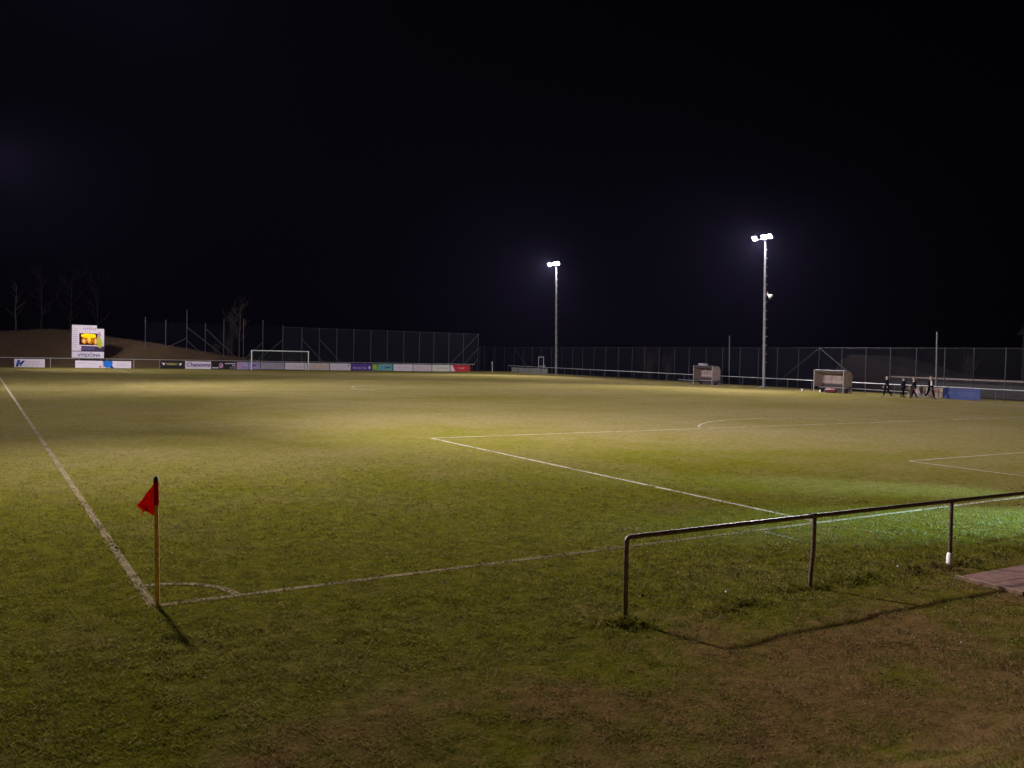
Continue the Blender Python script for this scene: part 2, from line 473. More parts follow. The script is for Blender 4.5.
# pitch: 64 x 101 m, origin at the near left corner
PW, PL = 64.0, 101.0
LW = .11
def arc_pts(cx, cy_, r, a0, a1, n=60):
    return [(cx + r * math.cos(a0 + (a1 - a0) * i / n), cy_ + r * math.sin(a0 + (a1 - a0) * i / n)) for i in range(n + 1)]
SEGS = []   # poly-lines (list of points)
SEGS.append([(0, 0), (0, PL)]); SEGS.append([(0.06, 0), (PW, 0)])
SEGS.append([(PW, 0.06), (PW, PL)]); SEGS.append([(0.06, PL), (PW - .06, PL)])
SEGS.append([(.06, PL / 2), (PW - .06, PL / 2)])
SEGS.append(arc_pts(PW / 2, PL / 2, 9.15, 0, 2 * PI, 120))
for s, y0 in ((1, 0), (-1, PL)):
    xm = PW / 2
    SEGS.append([(xm - 20.16, y0 + .06 * s), (xm - 20.16, y0 + 16.5 * s)]); SEGS.append([(xm + 20.16, y0 + .06 * s), (xm + 20.16, y0 + 16.5 * s)])
    SEGS.append([(xm - 20.1, y0 + 16.5 * s), (xm + 20.1, y0 + 16.5 * s)])
    SEGS.append([(xm - 9.16, y0 + .06 * s), (xm - 9.16, y0 + 5.5 * s)]); SEGS.append([(xm + 9.16, y0 + .06 * s), (xm + 9.16, y0 + 5.5 * s)])
    SEGS.append([(xm - 9.1, y0 + 5.5 * s), (xm + 9.1, y0 + 5.5 * s)])
    a = math.asin(5.5 / 9.15)
    SEGS.append(arc_pts(xm, y0 + 11 * s, 9.15, a * s + .01 * s, (PI - a) * s - .01 * s, 40))
SEGS.append(arc_pts(0, 0, .97, .06, PI / 2 - .06, 16))
SEGS.append([(10.15, -.12), (10.15, -.95)])
lm = MB()
for si, P in enumerate(SEGS):
    z = .006 + .0012 * (si % 6)
    vs = []; fs = []
    for i, p in enumerate(P):
        a = P[max(0, i - 1)]; b = P[min(len(P) - 1, i + 1)]
        tx, ty = b[0] - a[0], b[1] - a[1]; l = math.hypot(tx, ty)
        n_ = (-ty / l * LW / 2, tx / l * LW / 2)
        vs += [(p[0] + n_[0], p[1] + n_[1], z), (p[0] - n_[0], p[1] - n_[1], z)]
    for i in range(len(P) - 1): fs.append((2 * i, 2 * i + 1, 2 * i + 3, 2 * i + 2))
    lm.add(vs, fs)
structure(lm.build('pitch_markings', LINE))

def on_line(x, y):
    k = np.zeros(len(x), bool)
    for P in SEGS:
        for (x0, y0), (x1, y1) in zip(P[:-1], P[1:]):
            if min(y0, y1) > 40 or min(x0, x1) > 40: continue
            dx, dy = x1 - x0, y1 - y0; l2 = dx * dx + dy * dy
            t = np.clip(((x - x0) * dx + (y - y0) * dy) / l2, 0, 1)
            k |= np.hypot(x - x0 - t * dx, y - y0 - t * dy) < LW / 2 + .008
    return k

# ------------------------------------------------------------------ grass blades (nobody could count them)
PATH = [(10.27, -3.66), (10.13, -4.50), (19.5, -5.9), (19.5, -3.75)]
def blades():
    n = 1000000
    lo, hi = 4.2, 42.0
    d = lo * (hi / lo) ** rng.random(n)
    ang = math.atan2(FWD.y, FWD.x) + (rng.random(n) - .5) * math.radians(84)
    x = CAM_POS.x + d * np.cos(ang); y = CAM_POS.y + d * np.sin(ang)
    clump = fbm(x, y, .16, 21, 2); bare = fbm(x, y, 1.2, 31, 3)
    tramp = sstep(-2.4, -4.6, y) * (.3 + .7 * sstep(-2.5, 4, x))
    thin = np.clip(1.15 - 1.3 * tramp * sstep(.42, .62, bare), .6, 1) * np.clip(.35 + 1.3 * (clump - .2), .2, 1)
    keep = rng.random(n) < thin * (1 - .93 * sstep(15, 41, d))
    # no grass on the paved path
    keep &= ~((x > 10.2) & (y < -3.66) & (y > -4.55 - (x - 10.2) * .15) & (x < 19.5))
    x, y, d, clump, tramp = x[keep], y[keep], d[keep], clump[keep], tramp[keep]
    n = len(x)
    sc = np.clip(d / 8.0, .75, 1.9)
    h = (.016 + .020 * rng.random(n)) * (1 - .6 * sstep(14, 38, d)) * (.55 + .9 * clump) * np.where(y < -1, 1.12, .9) * (.7 + .3 * sc) * (1 - .35 * tramp)
    # the mower leaves a ragged strip under the rail
    tuft = np.exp(-((y + 3.12) / .22) ** 2) * sstep(.44, .6, fbm(x, y, .5, 41, 2)) * (x > 4.3)
    post = np.zeros(n)
    for px in (4.64, 7.79, 10.84): post = np.maximum(post, np.exp(-(((x - px - .1) / .2) ** 2 + ((y + 3.1) / .12) ** 2)))
    h = h * (1 + 1.7 * tuft + 1.5 * post)
    w = (.0022 + .0022 * rng.random(n)) * sc
    th = rng.random(n) * 2 * PI
    lean = (.5 + 1.1 * rng.random(n)) * h
    la = th + PI / 2 + (rng.random(n) - .5) * 1.2
    # the last mowing laid the blades over in one direction
    la = np.where(rng.random(n) < .22, 2.7 + .5 * (rng.random(n) - .5), la)
    z = ground_z(x, y) - .004
    wx, wy = np.cos(th) * w, np.sin(th) * w
    mx_, my_ = np.cos(la) * lean, np.sin(la) * lean
    V = np.empty((n, 4, 3), np.float32)
    V[:, 0] = np.stack([x - wx, y - wy, z], -1); V[:, 1] = np.stack([x + wx, y + wy, z], -1)
    V[:, 2] = np.stack([x + wx * .75 + mx_ * .4, y + wy * .75 + my_ * .4, z + h * .62], -1)
    V[:, 3] = np.stack([x + mx_, y + my_, z + h], -1)
    me = bpy.data.meshes.new('grass')
    me.vertices.add(n * 4); me.vertices.foreach_set('co', V.ravel())
    me.loops.add(n * 6); me.polygons.add(n * 2)
    base = (np.arange(n) * 4)[:, None]
    me.loops.foreach_set('vertex_index', (base + np.array([0, 1, 2, 0, 2, 3])[None, :]).ravel().astype(np.int32))
    me.polygons.foreach_set('loop_start', np.arange(0, n * 6, 3, dtype=np.int32))
    painted = on_line(x, y) & (rng.random(n) < .42)
    me.polygons.foreach_set('material_index', np.repeat(painted.astype(np.int32), 2))
    me.materials.append(BLADE); me.materials.append(BPAINT)
    me.update(calc_edges=True); me.validate()
    o = bpy.data.objects.new('grass', me); COL.objects.link(o)
    return stuff(o)
blades()

def bank_grass():
    n = 60000
    x = rng.uniform(-14, 38, n); y = 104.0 + 10.5 * rng.random(n)
    keep = (rng.random(n) < .25 + .9 * fbm(x, y, 1.4, 61, 2)) & (ground_z(x, y) > .25)
    x, y = x[keep], y[keep]; n = len(x)
    cl = fbm(x, y, .8, 71, 2)
    h = (.08 + .22 * rng.random(n)) * (.3 + 1.3 * cl ** 1.5); w = .012 + .012 * rng.random(n)
    th = rng.random(n) * 2 * PI; la = rng.random(n) * 2 * PI; ln = h * (.3 + .8 * rng.random(n))
    z = ground_z(x, y) - .01
    V = np.empty((n, 3, 3), np.float32)
    V[:, 0] = np.stack([x - np.cos(th) * w, y - np.sin(th) * w, z], -1); V[:, 1] = np.stack([x + np.cos(th) * w, y + np.sin(th) * w, z], -1)
    V[:, 2] = np.stack([x + np.cos(la) * ln, y + np.sin(la) * ln, z + h], -1)
    me = bpy.data.meshes.new('dry_grass')
    me.from_pydata(V.reshape(-1, 3).tolist(), [], np.arange(n * 3).reshape(-1, 3).tolist())
    me.materials.append(mat('dry_grass', (.10, .062, .04), .9, 0, .3, 2.5, spec=.05))
    o = bpy.data.objects.new('dry_grass', me); COL.objects.link(o)
    return stuff(o)
bank_grass()

# ------------------------------------------------------------------ paved path at the right
pm = MB()
x = 10.22
import itertools
row = 0
for r0, r1 in ((0.0, .47), (.485, .95)):
    xx = 10.22 + (.0 if row == 0 else .0)
    while xx < 19:
        wdt = .98 if row == 0 else 1.24
        def edge(px, t):   # path leans away from the rail to the right
            y0 = -3.68 - (px - 10.22) * .035; y1 = -4.55 - (px - 10.22) * .12
            return y0 + (y1 - y0) * t / .95
        q = [(xx, edge(xx, r0)), (xx + wdt - .012, edge(xx + wdt, r0)), (xx + wdt - .012, edge(xx + wdt, r1)), (xx, edge(xx, r1))]
        pm.prism(q[::-1], 'z', -.08, .022 + .006 * random.random())
        xx += wdt
    row += 1
structure(pm.build('paved_path', SLAB))
em = MB()
for i in range(9):
    xa = 10.22 + i * .98; ya = -4.57 - (xa - 10.22) * .12
    xb = xa + .96; yb = -4.57 - (xb - 10.22) * .12
    em.prism([(xa, ya), (xa, ya - .06), (xb, yb - .06), (xb, yb)], 'z', -.1, .045)
em.prism([(10.15, -3.68), (10.15, -4.63), (10.205, -4.63), (10.205, -3.68)], 'z', -.1, .045)
structure(em.build('path_kerb', EDGE))

# ------------------------------------------------------------------ floodlight masts
def lamp_light(name, loc, target, power, deg, blend, size=.42, col=LAMP_COL):
    ld = bpy.data.lights.new(name, 'SPOT')
    ld.energy = power; ld.color = col; ld.spot_size = math.radians(deg); ld.spot_blend = blend; ld.shadow_soft_size = size
    o = bpy.data.objects.new(name, ld); COL.objects.link(o)
    o.location = loc
    o.rotation_euler = (Vector(target) - Vector(loc)).to_track_quat('-Z', 'Y').to_euler()
    return o

LABELS = [
    'tall grey floodlight mast beside the touchline closest to the red corner flag',
    'tall grey floodlight mast on the left touchline beside the halfway line',
    'tall grey floodlight mast on the left touchline near the grass bank',
    'taller looking lit floodlight mast with a horn loudspeaker, beside the team shelters',
    'lit floodlight mast farther down the right side, beside the low concrete wall',
]
def mast(i, x, y, side, reach, narrow, wide):
    t = thing('floodlight_mast', LABELS[i], 'floodlight mast', (x, y, 0), 0, 'floodlight masts around the pitch', lean=True)
    MB().tube([(0, 0, 0), (0, 0, 8), (0, 0, MAST_H - .1)], [.165, .14, .10], 12).build('pole', MASTM, t)
    MB().box((0, 0, .02), (.6, .6, .05)).build('base_plate', GALV, t)
    k = 0; z = 2.6
    while z < MAST_H - .6:
        r = .18 - .005 * z
        s = 1 if k % 2 else -1
        # climbing pegs turn out alternately to both sides
        pg = MB()
        pg.tube([(-.04, s * r * .7, z), (-.10 * side, s * (r + .09), z)], .022, 6)
        pg.box((-.10 * side, s * (r + .09), z + .02), (.06, .05, .08))
        pg.build('climbing_peg', GALV, t)
        z += .46; k += 1
    ax_ = side * (reach - .88)
    MB().box((ax_, 0, MAST_H - .05), (.12, 2.5, .12)).build('crossarm', GALV, t)
    if reach > 1.5: MB().tube([(0, 0, MAST_H - .6), (ax_, 0, MAST_H - .05)], .06, 8).tube([(0, 0, MAST_H - .1), (ax_, 0, MAST_H - .05)], .05, 8).build('outreach', GALV, t)
    for yy in (-.95, -.15, 1.1):
        rot = Euler((0, side * math.radians(-62), 0)).to_matrix()   # face towards the pitch, tipped down
        c = Vector((ax_ + side * .30, yy, MAST_H + .06))
        n_ = rot @ Vector((0, 0, -1))
        h = MB().box(c - n_ * .07, (.44, .54, .13), rot); h.box(c - n_ * .19, (.28, .34, .12), rot)
        h.tube([Vector((ax_, yy, MAST_H)), c - n_ * .2], .03, 6)
        ho = h.build('lamp_head', HOUSING, t)
        MB().box(c + n_ * .004, (.38, .48, .016), rot).build('lamp_glass', GLASS, ho)
    # the light those lamp heads give
    p = Vector((x + side * reach, y, MAST_H - .05)) + (LEAN - Vector((0, 0, 1))) * MAST_H
    for k, (tg, pw) in enumerate(narrow): lamp_light('floodlight_lamp', p + Vector((0, .3 * k - .3, 0)), (*tg, 0), pw, 96, .9)
    for k, (tg, pw) in enumerate(wide): lamp_light('floodlight_lamp', p + Vector((0, .25 * k, -.03)), (*tg, 0), pw, 160, 1.0)
    return t
for i, a in enumerate(MASTS): mast(i, *a)

# horn loudspeaker on the nearer right mast
sp = thing('loudspeaker', 'pale horn loudspeaker clamped to the nearer right floodlight mast', 'loudspeaker', (69.9, 53.8, 0), 0, None, True)
MB().tube([(.05, -.08, 9.75), (.10, -.32, 9.8)], .03, 8).build('bracket', GALV, sp)
MB().tube([(.10, -.30, 9.85), (.12, -.36, 9.80), (.15, -.46, 9.72), (.2, -.6, 9.60), (.22, -.66, 9.55)], [.07, .09, .13, .24, .30], 14).build('horn', WHITE, sp)
MB().tube([(.10, -.28, 10.15), (.10, -.28, 9.86)], [.05, .09], 8).build('driver', mat('orange_plastic', (.45, .12, .05), .5), sp)

# greenish lamp on a pole by the clubhouse side, just outside the picture
gl = thing('lamp_post', 'short grey lamp post beside the paved path', 'lamp post', (27.5, -6.0, 0))
MB().tube([(0, 0, 0), (0, 0, 4.2)], [.06, .05], 10).build('pole', GREY, gl)
hd = MB().box((-.18, 0, 4.2), (.4, .3, .14), Euler((0, .6, 0)).to_matrix()).build('lamp_head', HOUSING, gl)
lamp_light('green_lamp', (27.0, -5.8, 4.1), (15.6, -1.6, 0), 82000, 18, 1.0, .05, (.42, .92, .98))
lamp_light('green_lamp', (27.0, -5.7, 4.1), (16.6, 2.4, 0), 34000, 15, 1.0, .05, (.46, .92, 1.0))

# ------------------------------------------------------------------ near pipe rail
rl = thing('pipe_rail', 'rusty brown pipe rail standing in the foreground grass', 'railing', (0, 0, 0))
RT = [(4.63, -3.05, 0), (7.80, -3.08, 0), (10.85, -3.18, 0), (13.95, -3.24, 0), (17.05, -3.3, 0), (20.1, -3.36, 0)]
top = []
RH = .985
tp = [(RT[0][0] - .018, RT[0][1], .6), (RT[0][0] - .018, RT[0][1], RH - .05), (RT[0][0] - .010, RT[0][1], RH - .02), (RT[0][0] + .008, RT[0][1], RH - .003), (RT[0][0] + .04, RT[0][1], RH)]
for i, p in enumerate(RT[1:]): tp.append((p[0], p[1], RH + .008 * (i % 2)))
MB().tube(tp, .029, 14).build('top_rail', RUST, rl)
for i, p in enumerate(RT):
    off = -.018 if i < 2 else -.01
    if i == 0: MB().tube([(p[0] - .002, p[1], -.15), (p[0] - .018, p[1], .62)], .030, 12).build('post', RUST, rl)
    elif i == 1: MB().tube([(p[0] - .015, p[1], -.15), (p[0] - .005, p[1], .2), (p[0] + .03, p[1], .55), (p[0] + .028, p[1], RH - .02)], .029, 12).build('post', RUST, rl)
    else: MB().tube([(p[0], p[1], -.15), (p[0] - .02, p[1], RH - .02)], .029, 12).build('post', RUST, rl)
    if i: MB().tube([(p[0] - .045, p[1], RH + .004), (p[0] + .045, p[1], RH + .004)], .036, 12).build('clamp', RUST, rl)
sl = MB().tube([(RT[2][0], RT[2][1], -.02), (RT[2][0], RT[2][1], .16), (RT[2][0], RT[2][1], .20)], [.052, .05, .036], 12).build('post_sleeve', WHITE, rl)

# ------------------------------------------------------------------ corner flags
def flag_cloth(mt, parent, L_=.44, H_=.36, z1=1.50, along=(-.75, .25)):
    # limp cloth hanging from the pole in folds: rows follow the hoist, columns run out along the fly
    nu, nv = 15, 15
    ax = Vector((along[0], along[1], 0)).normalized(); side = Vector((-ax.y, ax.x, 0))
    for th_ in (0,):
        vs = []; fs = []
        for j in range(nv + 1):
            v = j / nv
            for i in range(nu + 1):
                u = i / nu
                # the free corner has slid down and in; the hem hangs in three uneven folds
                hz = z1 - v * H_ * (1 - .60 * u) - .25 * u ** .8 - .022 * math.sin(u * 10 + v * 4) * u - .03 * v * v * math.sin(u * 6.5)
                out = .185 * u ** 1.15 * (.80 + .25 * math.sin(v * 3.0 + .4)) + .016 * math.sin(v * 11 + u * 3) * u
                f = .058 * math.sin(u * 9.5 + v * 1.3) * u ** .4 + .020 * math.sin(u * 21 - v * 6) * u
                vs.append(Vector((0, 0, hz)) + ax * (.014 + out) + side * f)
        w = nu + 1
        for j in range(nv):
            for i in range(nu):
                a = j * w + i; fs.append((a, a + 1, a + w + 1, a + w))
        n0 = len(vs)
        mb = MB(); mb.add(vs, fs, 0, True)
        mb.add([p + side * .0025 for p in vs], [f[::-1] for f in fs], 0, True)
    o = mb.build('flag', mt, parent)
    return o
cf = thing('corner_flag', 'red corner flag hanging on a brown pole in the near left corner', 'corner flag', (.045, -.04, 0), 0, None, True)
MB().tube([(0, 0, -.1), (0, 0, 1.40), (0, 0, 1.5)], .025, 12).build('pole', WOOD, cf)
MB().tube([(0, 0, 1.47), (0, 0, 1.525), (0.006, 0, 1.54)], [.029, .027, .012], 12).build('cap', mat('flag_cap', (.05, .012, .01), .6), cf)
flag_cloth(RED, cf, along=(-.85, .30))
MB().tube([(0, 0, 1.2), (0, 0, 1.49)], .0285, 12).build('flag_sleeve', RED, cf)
cf2 = thing('corner_flag', 'pale corner flag on a white pole in the far right corner', 'corner flag', (64.05, 101.05, 0), 0, None, True)
MB().tube([(0, 0, -.1), (0, 0, 1.62)], .035, 8).build('pole', WHITE, cf2)
o = flag_cloth(OFFW, cf2, z1=1.62, along=(-.5, -.5)); o.scale = (1, 1, 1)

# ------------------------------------------------------------------ goal at the far end
g = thing('football_goal', 'white football goal with net at the far end of the pitch', 'goal', (PW / 2 + .07, PL, 0), 0)
for s in (-1, 1):
    MB().tube([(s * 3.72, 0, -.1), (s * 3.72, 0, 2.5)], .062, 12).build('post', WHITE, g)
    MB().tube([(s * 3.72, .06, 2.44), (s * 3.72, .8, 2.40), (s * 3.72, 1.6, .04)], .03, 8).build('net_stay', GREY, g)
MB().tube([(-3.782, 0, 2.5), (3.782, 0, 2.5)], .062, 12).build('crossbar', WHITE, g)
MB().tube([(-3.72, 1.62, .05), (3.72, 1.62, .05)], .03, 8).build('ground_bar', GREY, g)
nm = MB()
prof = [(.05, 2.43), (.8, 2.38), (1.25, 1.3), (1.6, .05)]
nv = [(-3.7, a, b) for a, b in prof] + [(3.7, a, b) for a, b in prof]
nm.add(nv, [(i, i + 1, i + 5, i + 4) for i in range(3)])
nm.build('net', GNET, g)

# ------------------------------------------------------------------ spectator rail and advertising boards at the far end
BY = 103.5
fr = thing('boundary_rail', 'thin pale rail in front of the grass bank at the far end', 'railing')
for k in range(24):
    xx = -6 + k * 3.0
    if xx > 62.5: break
    MB().tube([(xx - .2, BY + .16, -.1), (xx - .2, BY + .16, 1.1)], .03, 8).build('post', GALV, fr)
MB().tube([(-6.2, BY + .16, 1.1), (62.4, BY + .16, 1.1)], .028, 8).build('top_rail', GALV, fr)

GB = 'advertising boards along the far goal line'
def board(x0, x1, base, label, marks=(), zlo=.0, zhi=.95, frame=OFFW):
    """one board: panel, dark edge, print; marks are (material, shape, ...) in metres from its middle"""
    w = x1 - x0; xm = (x0 + x1) / 2
    t = thing('advertising_board', label, 'advertising board', (xm, BY, 0), 0, GB)
    pan = MB().box((0, 0, (zlo + zhi) / 2), (w - .05, .03, zhi - zlo)).build('panel', base, t)
    for sx in (-1, 1): MB().box((sx * (w / 2 - .3), .05, .5), (.05, .06, 1.0)).build('stand', DGREY, t)
    zc = (zlo + zhi) / 2
    for qi, q in enumerate(marks):
        kind, m = q[0], q[1]
        mb = MB()
        yf = -.0185 - .0028 * (qi + 1)
        if kind == 'bar':
            _, _, cx, cz, ww, hh = q; mb.box((cx, yf, zc + cz), (ww, .004, hh))
        elif kind == 'disc':
            _, _, cx, cz, rx, rz = q
            mb.prism([(cx + rx * math.cos(a * PI / 14), zc + cz + rz * math.sin(a * PI / 14)) for a in range(28)], 'y', yf - .002, yf + .002)
        elif kind == 'poly':
            mb.prism([(a, zc + b) for a, b in q[2]], 'y', yf - .002, yf + .002)
        elif kind == 'scrawl':   # a line of lettering too small to read: a row of short strokes
            _, _, cx, cz, ww, hh = q
            r_ = random.Random(int((cx + 9) * 100) + len(label)); a = cx - ww / 2
            while a < cx + ww / 2:
                sw = hh * r_.uniform(.35, .7)
                if r_.random() > .14:
                    k = r_.choice((0, 1, 2))
                    mb.box((a + sw * .15, yf, zc + cz), (sw * .28, .004, hh * r_.uniform(.75, 1)))
                    if k: mb.box((a + sw * .45, yf, zc + cz + (hh * .36 if k == 1 else -hh * .36)), (sw * .55, .0036, hh * .22))
                a += sw * 1.15
        elif kind == 'text':
            _, _, cx, cz, txt, size, bold = q
            tm = text_mb(txt, size, .004, bold, .15)
            mb.add([Vector(v) + Vector((cx, yf, zc + cz)) for v in tm.v], tm.f)
        mb.build({'bar': 'stripe', 'disc': 'emblem', 'poly': 'emblem'}.get(kind, 'lettering'), m, pan)
    return t
board(2.1, 5.23, OFFW, 'white advertising board with a dark blue emblem, far left by itself',
      [('poly', NAVY, [(-1.4, -.34), (-1.22, .36), (-.98, .36), (-.92, .05), (-.72, .3), (-.45, .26), (-.75, -.1), (-.9, -.42), (-1.0, -.05), (-1.2, -.42)]),
       ('disc', BLUE, -1.08, .0, .12, .16), ('scrawl', PINK, .25, .16, 1.6, .13), ('scrawl', PINK, .35, -.12, 1.9, .1)])
board(8.35, 11.36, OFFW, 'blank looking white board with a faint red corner mark, left of the blue disc',
      [('scrawl', LILAC, -.9, .16, .9, .12), ('scrawl', PINK, .2, .1, 1.0, .06), ('disc', REDP, 1.2, -.26, .12, .1)], zlo=-.02, zhi=.86)
board(11.36, 14.5, OFFW, 'white board with a big bright blue rounded emblem on its left',
      [('poly', BLUE, [(-1.55, .44), (-.55, .44), (-.5, .1), (-.65, -.2), (-.9, -.36), (-1.2, -.38), (-1.5, -.2)]),
       ('poly', NAVY, [(-.62, -.1), (-.36, -.42), (-.7, -.42), (-.85, -.35)]), ('scrawl', LILAC, .6, .1, 1.3, .09), ('scrawl', LILAC, .6, -.12, 1.2, .08)], zlo=-.02, zhi=.86)
board(17.75, 20.62, BLACKP, 'black advertising board with cream lettering between two small white birds',
      [('poly', OFFW, [(-1.2, .26), (-.8, .22), (-.95, -.08)]), ('poly', OFFW, [(1.2, .26), (.8, .16), (.98, -.12)]),
       ('scrawl', CREAM, 0, .16, 1.3, .2), ('bar', LIME, 0, .02, 1.1, .05)])
board(20.75, 23.92, OFFW, 'white board with bold purple lettering',
      [('text', PURPLE, .0, .05, 'Chanovna', .72, .014)])
board(24.0, 25.45, BLACKP, 'small black board with a white stripe and pinkish badge',
      [('bar', OFFW, -.3, -.3, .8, .12), ('disc', PINK, .42, .0, .26, .34), ('disc', BLACKP, .36, .12, .08, .08)])
board(25.52, 27.06, BLACKP, 'small black board with blocks of white lettering',
      [('bar', OFFW, 0, .26, 1.3, .1), ('scrawl', OFFW, .35, -.3, .75, .18), ('bar', GREYB, .45, .02, .45, .22)])
board(27.12, 30.15, LILAC, 'lilac board behind the left goal post',
      [('disc', PINK, -1.1, .05, .32, .22), ('scrawl', OFFW, -.1, .05, 1.1, .2), ('poly', PURPLE, [(.3, .1), (.7, .2), (1.1, .05), (.7, -.05)])])
board(30.2, 33.35, GREYB, 'plain grey board seen through the goal', [])
board(33.42, 36.5, OFFW, 'white board with faint pink lines seen through the right half of the goal',
      [('scrawl', PINK, -.6, .12, 1.2, .1), ('scrawl', PINK, .5, -.1, 1.2, .12)])
board(36.56, 39.6, mat('pale_peach', (.66, .56, .50), .5), 'peach tinted board just right of the goal',
      [('scrawl', AMBER, 0, .08, 1.9, .26), ('scrawl', LILAC, 0, -.24, 2.0, .12)])
board(39.66, 42.7, OFFW, 'white board with a small dark mark in its upper right corner',
      [('scrawl', LILAC, -.3, .1, 1.8, .1), ('bar', NAVY, 1.2, .24, .3, .14), ('scrawl', PINK, -.2, -.2, 1.6, .1)])
board(42.76, 45.75, PURPLE, 'violet board with white lettering',
      [('scrawl', OFFW, -.25, -.1, 2.0, .28), ('disc', OFFW, 1.2, -.05, .14, .2)])
board(45.82, 49.0, TEAL, 'turquoise board with a lime green end',
      [('poly', GREENP, [(-1.54, .44), (-.5, .44), (-.85, -.44), (-1.54, -.44)]), ('disc', LIME, -1.15, .0, .3, .33),
       ('scrawl', BLUE, .3, .1, .9, .16), ('poly', BANBLUE, [(.4, -.05), (1.3, .16), (1.4, .06), (.5, -.18)])], zlo=.02, zhi=.97)
board(49.1, 52.12, OFFW, 'white board with thin rose lettering, right of the turquoise board',
      [('scrawl', PINK, .1, .05, 1.9, .2), ('scrawl', LILAC, .1, -.22, 1.8, .08)])
board(52.18, 55.2, mat('pale_rose', (.66, .56, .60), .5), 'rosy white board with lilac lettering, third from the right end',
      [('scrawl', LILAC, -.3, .0, 1.7, .24), ('scrawl', PINK, .9, -.24, .9, .1)])
board(55.26, 58.2, mat('pale_cream', (.68, .65, .56), .5), 'cream board with a long blue grey word, next to the red board',
      [('scrawl', BANBLUE, .2, .0, 1.9, .18)])
t_red = board(58.28, 61.6, REDP, 'red board with white lettering at the right end of the row',
      [('poly', OFFW, [(-1.64, .44), (-1.35, .44), (-.85, -.44), (-1.64, -.44)]), ('scrawl', OFFW, .15, .0, 1.1, .28)])

# ------------------------------------------------------------------ billboard on the bank
def billboard():
    X0, X1 = 8.27, 11.81
    zb = float(ground_z(10, 106.5))
    t = thing('billboard', 'white billboard with a glowing yellow picture on the bank', 'billboard', (10.04, 106.5, 0))
    w = X1 - X0
    z0, z1 = 1.98, 5.12
    # panel with its upper right corner cut out
    pn = [(-w / 2, z0), (w / 2, z0), (w / 2, 4.72), (.96, 4.72), (.96, z1), (-w / 2, z1)]
    MB().prism(pn[::-1], 'y', 0, .08).build('panel', OFFW, t)
    MB().box((0, .04, 1.52), (w, .08, .76)).build('name_board', OFFW, t)
    tm = text_mb('VYSO\u010cINA', .50, .004, .012)
    mb = MB(); mb.add([Vector(v) + Vector((.12, -.004, 1.45)) for v in tm.v], tm.f); mb.build('lettering', NAVY, t)
    MB().box((.5, -.004, 2.27), (w - 1.0, .008, .62)).build('purple_band', DPURPLE, t)
    s = MB()
    for i in range(9): s.box((-.72 + i * .17, -.0105, 2.36 - .16 * (i % 2)), (.11, .004, .09))
    s.build('small_print', LILAC, t)
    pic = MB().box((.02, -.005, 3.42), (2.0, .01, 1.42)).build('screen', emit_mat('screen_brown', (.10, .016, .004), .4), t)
    a = MB()
    def disc(mb, cx, cz, rx, rz, y):
        mb.prism([(cx + rx * math.cos(k * PI / 12), cz + rz * math.sin(k * PI / 12)) for k in range(24)], 'y', y - .002, y + .002)
    disc(a, .0, 3.78, .78, .40, -.012); disc(a, -.4, 3.25, .32, .42, -.0121); disc(a, .22, 3.3, .36, .46, -.0122); disc(a, .8, 3.2, .24, .5, -.0123)
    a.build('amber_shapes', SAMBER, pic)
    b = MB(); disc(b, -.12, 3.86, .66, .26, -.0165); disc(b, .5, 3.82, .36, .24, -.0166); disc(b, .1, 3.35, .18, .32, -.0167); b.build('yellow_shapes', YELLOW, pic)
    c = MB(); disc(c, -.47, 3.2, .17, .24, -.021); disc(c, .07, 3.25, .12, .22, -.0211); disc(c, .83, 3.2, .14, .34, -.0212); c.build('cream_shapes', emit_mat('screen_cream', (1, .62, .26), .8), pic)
    l = MB(); l.prism([(1.02, 2.5), (1.42, 2.35), (1.6, 2.9), (1.45, 3.55), (1.1, 3.75)], 'y', -.018, -.012); l.build('green_corner', LIME, t)
    r = MB(); disc(r, 1.2, 4.0, .22, .3, -.004); r.build('pink_blot', PINK, t)
    r = MB()
    for i in range(10): r.box((-1.42 + .06 * (i % 2), -.004, 2.5 + i * .24), (.34 + .12 * (i % 3), .006, .05))
    r.build('small_print', PINK, t); r = MB()
    for i in range(7): r.box((-.5 + i * .22, -.004, 4.72 - .05 * (i % 2)), (.12, .006, .22))
    r.build('small_print', PINK, t)
    for sx in (-1.4, 0, 1.4):
        MB().tube([(sx, .16, zb - .5 if zb < 1.4 else 1.0), (sx, .16, 4.9)], .05, 8).build('post', DGREY, t)
        MB().tube([(sx, .2, 4.4), (sx, 1.9, zb + 1.2)], .04, 8).build('brace', DGREY, t)
billboard()

